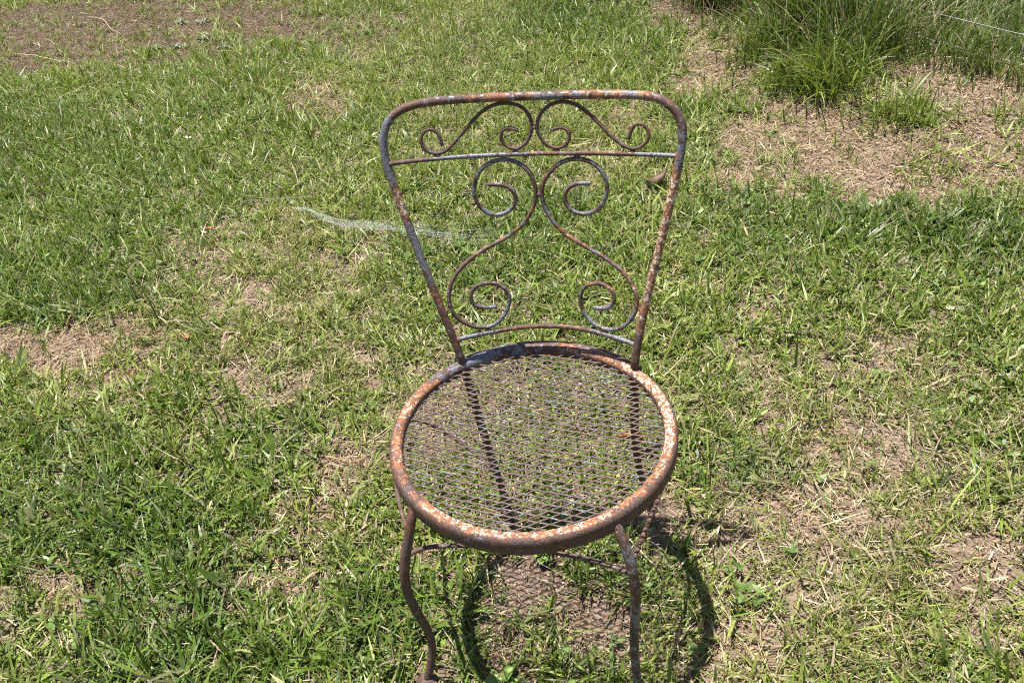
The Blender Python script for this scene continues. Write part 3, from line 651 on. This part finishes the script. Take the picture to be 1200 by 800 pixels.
V = np.vstack(Vs); q = np.vstack(Qs)
rad = np.hypot(V[:, 0], V[:, 1])
fl = .02+.14*(fbm(V[:, 0], V[:, 1], 18, 701, 3)-.3) + .12*np.clip((-V[:, 1]-.05)/.12, 0, 1)
hot = np.exp(-(((V[:, 0]-.155)/.03)**2+((V[:, 1]-.005)/.035)**2)); fl = fl+.35*hot
mesh_np('seat_mesh', V, q, M_MESH, chair, {'paint': .10+.25*fbm(V[:, 0], V[:, 1], 9, 711, 2), 'flake': fl}, smooth=False)

# ------------------------------------------------------------------ fence wires at the upper right
wm, nt, b, out = new_mat('galvanised_wire')
tc = N(nt, 'ShaderNodeTexCoord').outputs['Object']
nt.links.new(ramp(nt, noise(nt, 60, 3, .6, tc), [(.3, (.20, .20, .205)), (.7, (.40, .40, .41))]), b.inputs['Base Color'])
b.inputs['Metallic'].default_value = .35; b.inputs['Roughness'].default_value = .45
fence = empty('wire_fence', (1.203, 3.027, 0))
tag(fence, 'low wire fence, two pale strands crossing the tall grass at upper right', 'fence')
dirv = np.array([.505, -.863, 0])
for zz, sagz in ((.12, .015), (.215, .012)):
    t = np.linspace(-1.2, 2.3, 60)
    P = dirv[None]*t[:, None]; P[:, 2] = zz - sagz*np.sin((t+1.2)/3.5*np.pi) + .002*np.sin(t*9)
    V, q, s = tube(P, .0014, 6)
    mesh_np('wire', V, q, wm, fence)
pm_, nt, b, out = new_mat('weathered_post')
tc = N(nt, 'ShaderNodeTexCoord').outputs['Object']
nt.links.new(ramp(nt, noise(nt, 20, 5, .6, tc), [(.3, (.14, .10, .07)), (.7, (.30, .24, .19))]), b.inputs['Base Color']); b.inputs['Roughness'].default_value = .85
for t in (-1.2, 2.3):
    P = dirv*t; pp = np.array([[P[0], P[1], z] for z in np.linspace(-.15, .62, 12)])
    V, q, s = tube(pp, .035, 12, .03)
    mesh_np('post', V, q, pm_, fence)

# ------------------------------------------------------------------ leaves, weeds, twigs, cobweb
def leaf_mesh(Ln, Wd, curl, cup, n=10, m=6):
    u = np.linspace(0, 1, n); v = np.linspace(-1, 1, m)
    U, Vv = np.meshgrid(u, v, indexing='ij')
    wid = np.sin(np.pi*U**.8)**.8*Wd/2 + .0006
    X = (U-.5)*Ln; Yy = Vv*wid
    Zz = curl*(U-.5)**2*4 + cup*(np.abs(Vv)**1.6)*wid/Wd*2 + .0015*np.sin(U*17+Vv*3)
    ix = np.arange(n*m).reshape(n, m)
    return np.stack([X, Yy, Zz], -1).reshape(-1, 3), np.stack([ix[:-1, :-1], ix[1:, :-1], ix[1:, 1:], ix[:-1, 1:]], -1).reshape(-1, 4)

def leaf_material(name, c0, c1):
    m, nt, b, out = new_mat(name); tc = N(nt, 'ShaderNodeTexCoord').outputs['Object']
    nt.links.new(ramp(nt, noise(nt, 70, 5, .65, tc), [(.3, c0), (.7, c1)]), b.inputs['Base Color'])
    b.inputs['Roughness'].default_value = .6
    return m
ML_BROWN = leaf_material('dead_leaf', (.045, .024, .010), (.12, .065, .025))
ML_RUSSET = leaf_material('russet_leaf', (.20, .06, .025), (.38, .14, .06))
ML_PALE = leaf_material('pale_leaf', (.50, .42, .30), (.72, .64, .50))
ML_WEED = leaf_material('weed_leaf', (.10, .13, .075), (.21, .25, .16))
ML_CLOVER = leaf_material('clover_leaf', (.10, .17, .03), (.21, .30, .06))

def one_leaf(x, y, L_, W_, curl, cup, az, tilt, mat, label, lift=.018):
    V, q = leaf_mesh(L_, W_, curl, cup)
    R_ = np.array(Matrix.Rotation(az, 3, 'Z') @ Matrix.Rotation(tilt, 3, 'Y') @ Matrix.Rotation(random.uniform(-.3, .3), 3, 'X'))
    o = mesh_np('fallen_leaf', V @ R_.T, q, mat); o.location = (x, y, float(height(np.array([x]), np.array([y]))[0])+lift)
    md = o.modifiers.new('thick', 'SOLIDIFY'); md.thickness = .0006
    return tag(o, label, 'leaf')
one_leaf(.475, 1.505, .085, .040, .012, -.018, .25, -.25, ML_BROWN, 'curled dark brown dead leaf on the grass behind the right back post', .055)
one_leaf(-.956, 1.539, .030, .022, .006, .006, .6, .2, ML_RUSSET, 'small russet dead leaf on the lawn left of the cobweb', .026)
one_leaf(-.891, .943, .030, .016, .008, .006, 1.9, .2, ML_RUSSET, 'brown crumpled leaf on the lawn right of the left bare patch', .024)
one_leaf(.205, .387, .045, .020, .008, .006, .4, .1, ML_RUSSET, 'reddish leaf lying under the right side of the mesh seat', .028)
one_leaf(1.049, .707, .020, .014, .003, .003, 2.2, .3, ML_PALE, 'tiny pale cream leaf on the lawn right of the chair', .030)
one_leaf(-1.208, 2.317, .045, .022, .006, .004, .1, .2, ML_PALE, 'pale tan leaf among the grass below the upper left bare ground', .026)

def rosette(x, y, n, Lm, Wm, mat, label, cat='weed', name='weed', group=None, rise=.35):
    Vs_, Qs_, k_ = [], [], 0
    for i in range(n):
        L_ = Lm*random.uniform(.7, 1.2); V, q = leaf_mesh(L_, Wm*random.uniform(.8, 1.2), random.uniform(-.006, -.001), random.uniform(.002, .008), 7, 5)
        V[:, 0] += L_*.5+.003
        R_ = np.array(Matrix.Rotation(i*2.4+random.uniform(-.3, .3), 3, 'Z') @ Matrix.Rotation(-random.uniform(.05, rise), 3, 'Y'))
        Vs_.append(V @ R_.T + [0, 0, .004+.0015*i]); Qs_.append(q+k_); k_ += len(V)
    o = mesh_np(name, np.vstack(Vs_), np.vstack(Qs_), mat); o.location = (x, y, float(height(np.array([x]), np.array([y]))[0])+.004)
    return tag(o, label, cat, group)
GW = 'pale weeds on the upper left bare ground'
for (x, y), lab in zip([(-1.635, 3.938), (-1.51, 3.894), (-1.559, 3.532), (-1.428, 3.565), (-1.29, 3.418), (-1.297, 2.537), (-1.661, 3.54)],
        ['farthest left pale green weed rosette on the upper left bare ground', 'pale weed rosette at the back, right of the farthest left one, on bare ground',
         'pale weed rosette at the near edge of the upper left bare ground', 'middle pale weed rosette in the upper left bare ground cluster',
         'rightmost pale weed rosette of the upper left bare ground', 'lone pale weed rosette in the lawn below the upper left bare ground',
         'leftmost weed rosette at the grass edge of the upper left bare ground']):
    rosette(x, y, 7, .042, .016, ML_WEED, lab, group=GW)
rosette(-.003, .093, 11, .022, .017, ML_CLOVER, 'small round-leaved clover plant on bare soil just below the seat front', 'clover', 'clover_plant', rise=.7)
for (x, y), lab in zip([(-.095, -.165), (.01, -.20)], ['broad leaf seedling beside the left front chair foot', 'broad leaf seedling at the lower frame edge between the front legs']):
    rosette(x, y, 5, .035, .018, ML_CLOVER, lab, 'seedling', 'seedling', rise=.8)

tm = leaf_material('dry_stalk', (.36, .27, .16), (.60, .50, .35))
def twig(a, b_, r, label, lift=.02):
    a = np.array(a); b_ = np.array(b_); t = np.linspace(0, 1, 24)[:, None]
    P = a*(1-t)+b_*t; nrm = np.array([-(b_-a)[1], (b_-a)[0]])
    P = P + nrm*(.05*np.sin(t*4.2)+.02*np.sin(t*11))
    z = height(P[:, 0], P[:, 1])+lift
    mid = np.array([*P[12], z[12]])
    V, q, s = tube(np.c_[P, z]-mid, np.linspace(r, r*.5, 24), 6)
    o = mesh_np('dry_stalk', V, q, tm); o.location = mid
    return tag(o, label, 'stalk', 'long dry stalks on the ground')
twig((-2.223, 4.221), (-1.805, 3.608), .0024, 'long straight dry stalk across the top left bare ground')
twig((-2.441, 3.676), (-1.915, 3.336), .0024, 'dry stalk along the grass edge below the top left bare ground')
twig((-1.932, 2.912), (-1.808, 3.102), .0022, 'short dry stalk lying in the lawn under the top left bare ground', .04)
twig((1.60, 2.09), (1.92, 1.93), .0022, 'bent dry stalk on the bank just below the fence wires', .03)

cm, nt, b, out = new_mat('spider_silk')
b.inputs['Base Color'].default_value = (.78, .82, .80, 1); b.inputs['Roughness'].default_value = .35
b.inputs['Subsurface Weight'].default_value = 0
parts = []
W0 = np.array([(-.70, 1.575), (-.640, 1.545), (-.561, 1.47), (-.483, 1.415), (-.394, 1.39), (-.306, 1.36), (-.235, 1.319), (-.133, 1.272), (-.03, 1.255)])
for i in range(N_SILK):
    sp = RNG.normal(0, 1)*.017
    st, en = sorted(RNG.uniform(0, 1, 2)); 
    if en-st < .25: en = min(1, st+.35)
    t = np.linspace(st, en, 22); u = t*(len(W0)-1)
    P = np.stack([np.interp(u, np.arange(len(W0)), W0[:, 0]), np.interp(u, np.arange(len(W0)), W0[:, 1])], -1)
    env = np.interp(t, [0, .15, .35, .6, .8, 1], [.35, .3, .8, 1.0, 1.5, 2.2])
    P[:, 1] += sp*env + .006*np.sin(t*RNG.uniform(6, 18)+RNG.uniform(0, 6))*env
    z = height(P[:, 0], P[:, 1]) + .05 + .006*RNG.standard_normal() + .004*np.sin(t*25+i)
    parts.append(tube(np.c_[P, z], .00009, 3))
for i in range(3):
    t = np.linspace(0, 1, 16); x = -.86+.225*t; y = 1.668-.033*t + RNG.normal(0, .002)*(1-t)
    parts.append(tube(np.c_[x, y, height(x, y)+.05+.002*RNG.standard_normal()], .00013, 3))
V, q, s = join(parts)
o = mesh_np('cobweb', V, q, cm)
tag(o, 'wispy white cobweb strands stretched over the grass left of the chair back', 'cobweb')
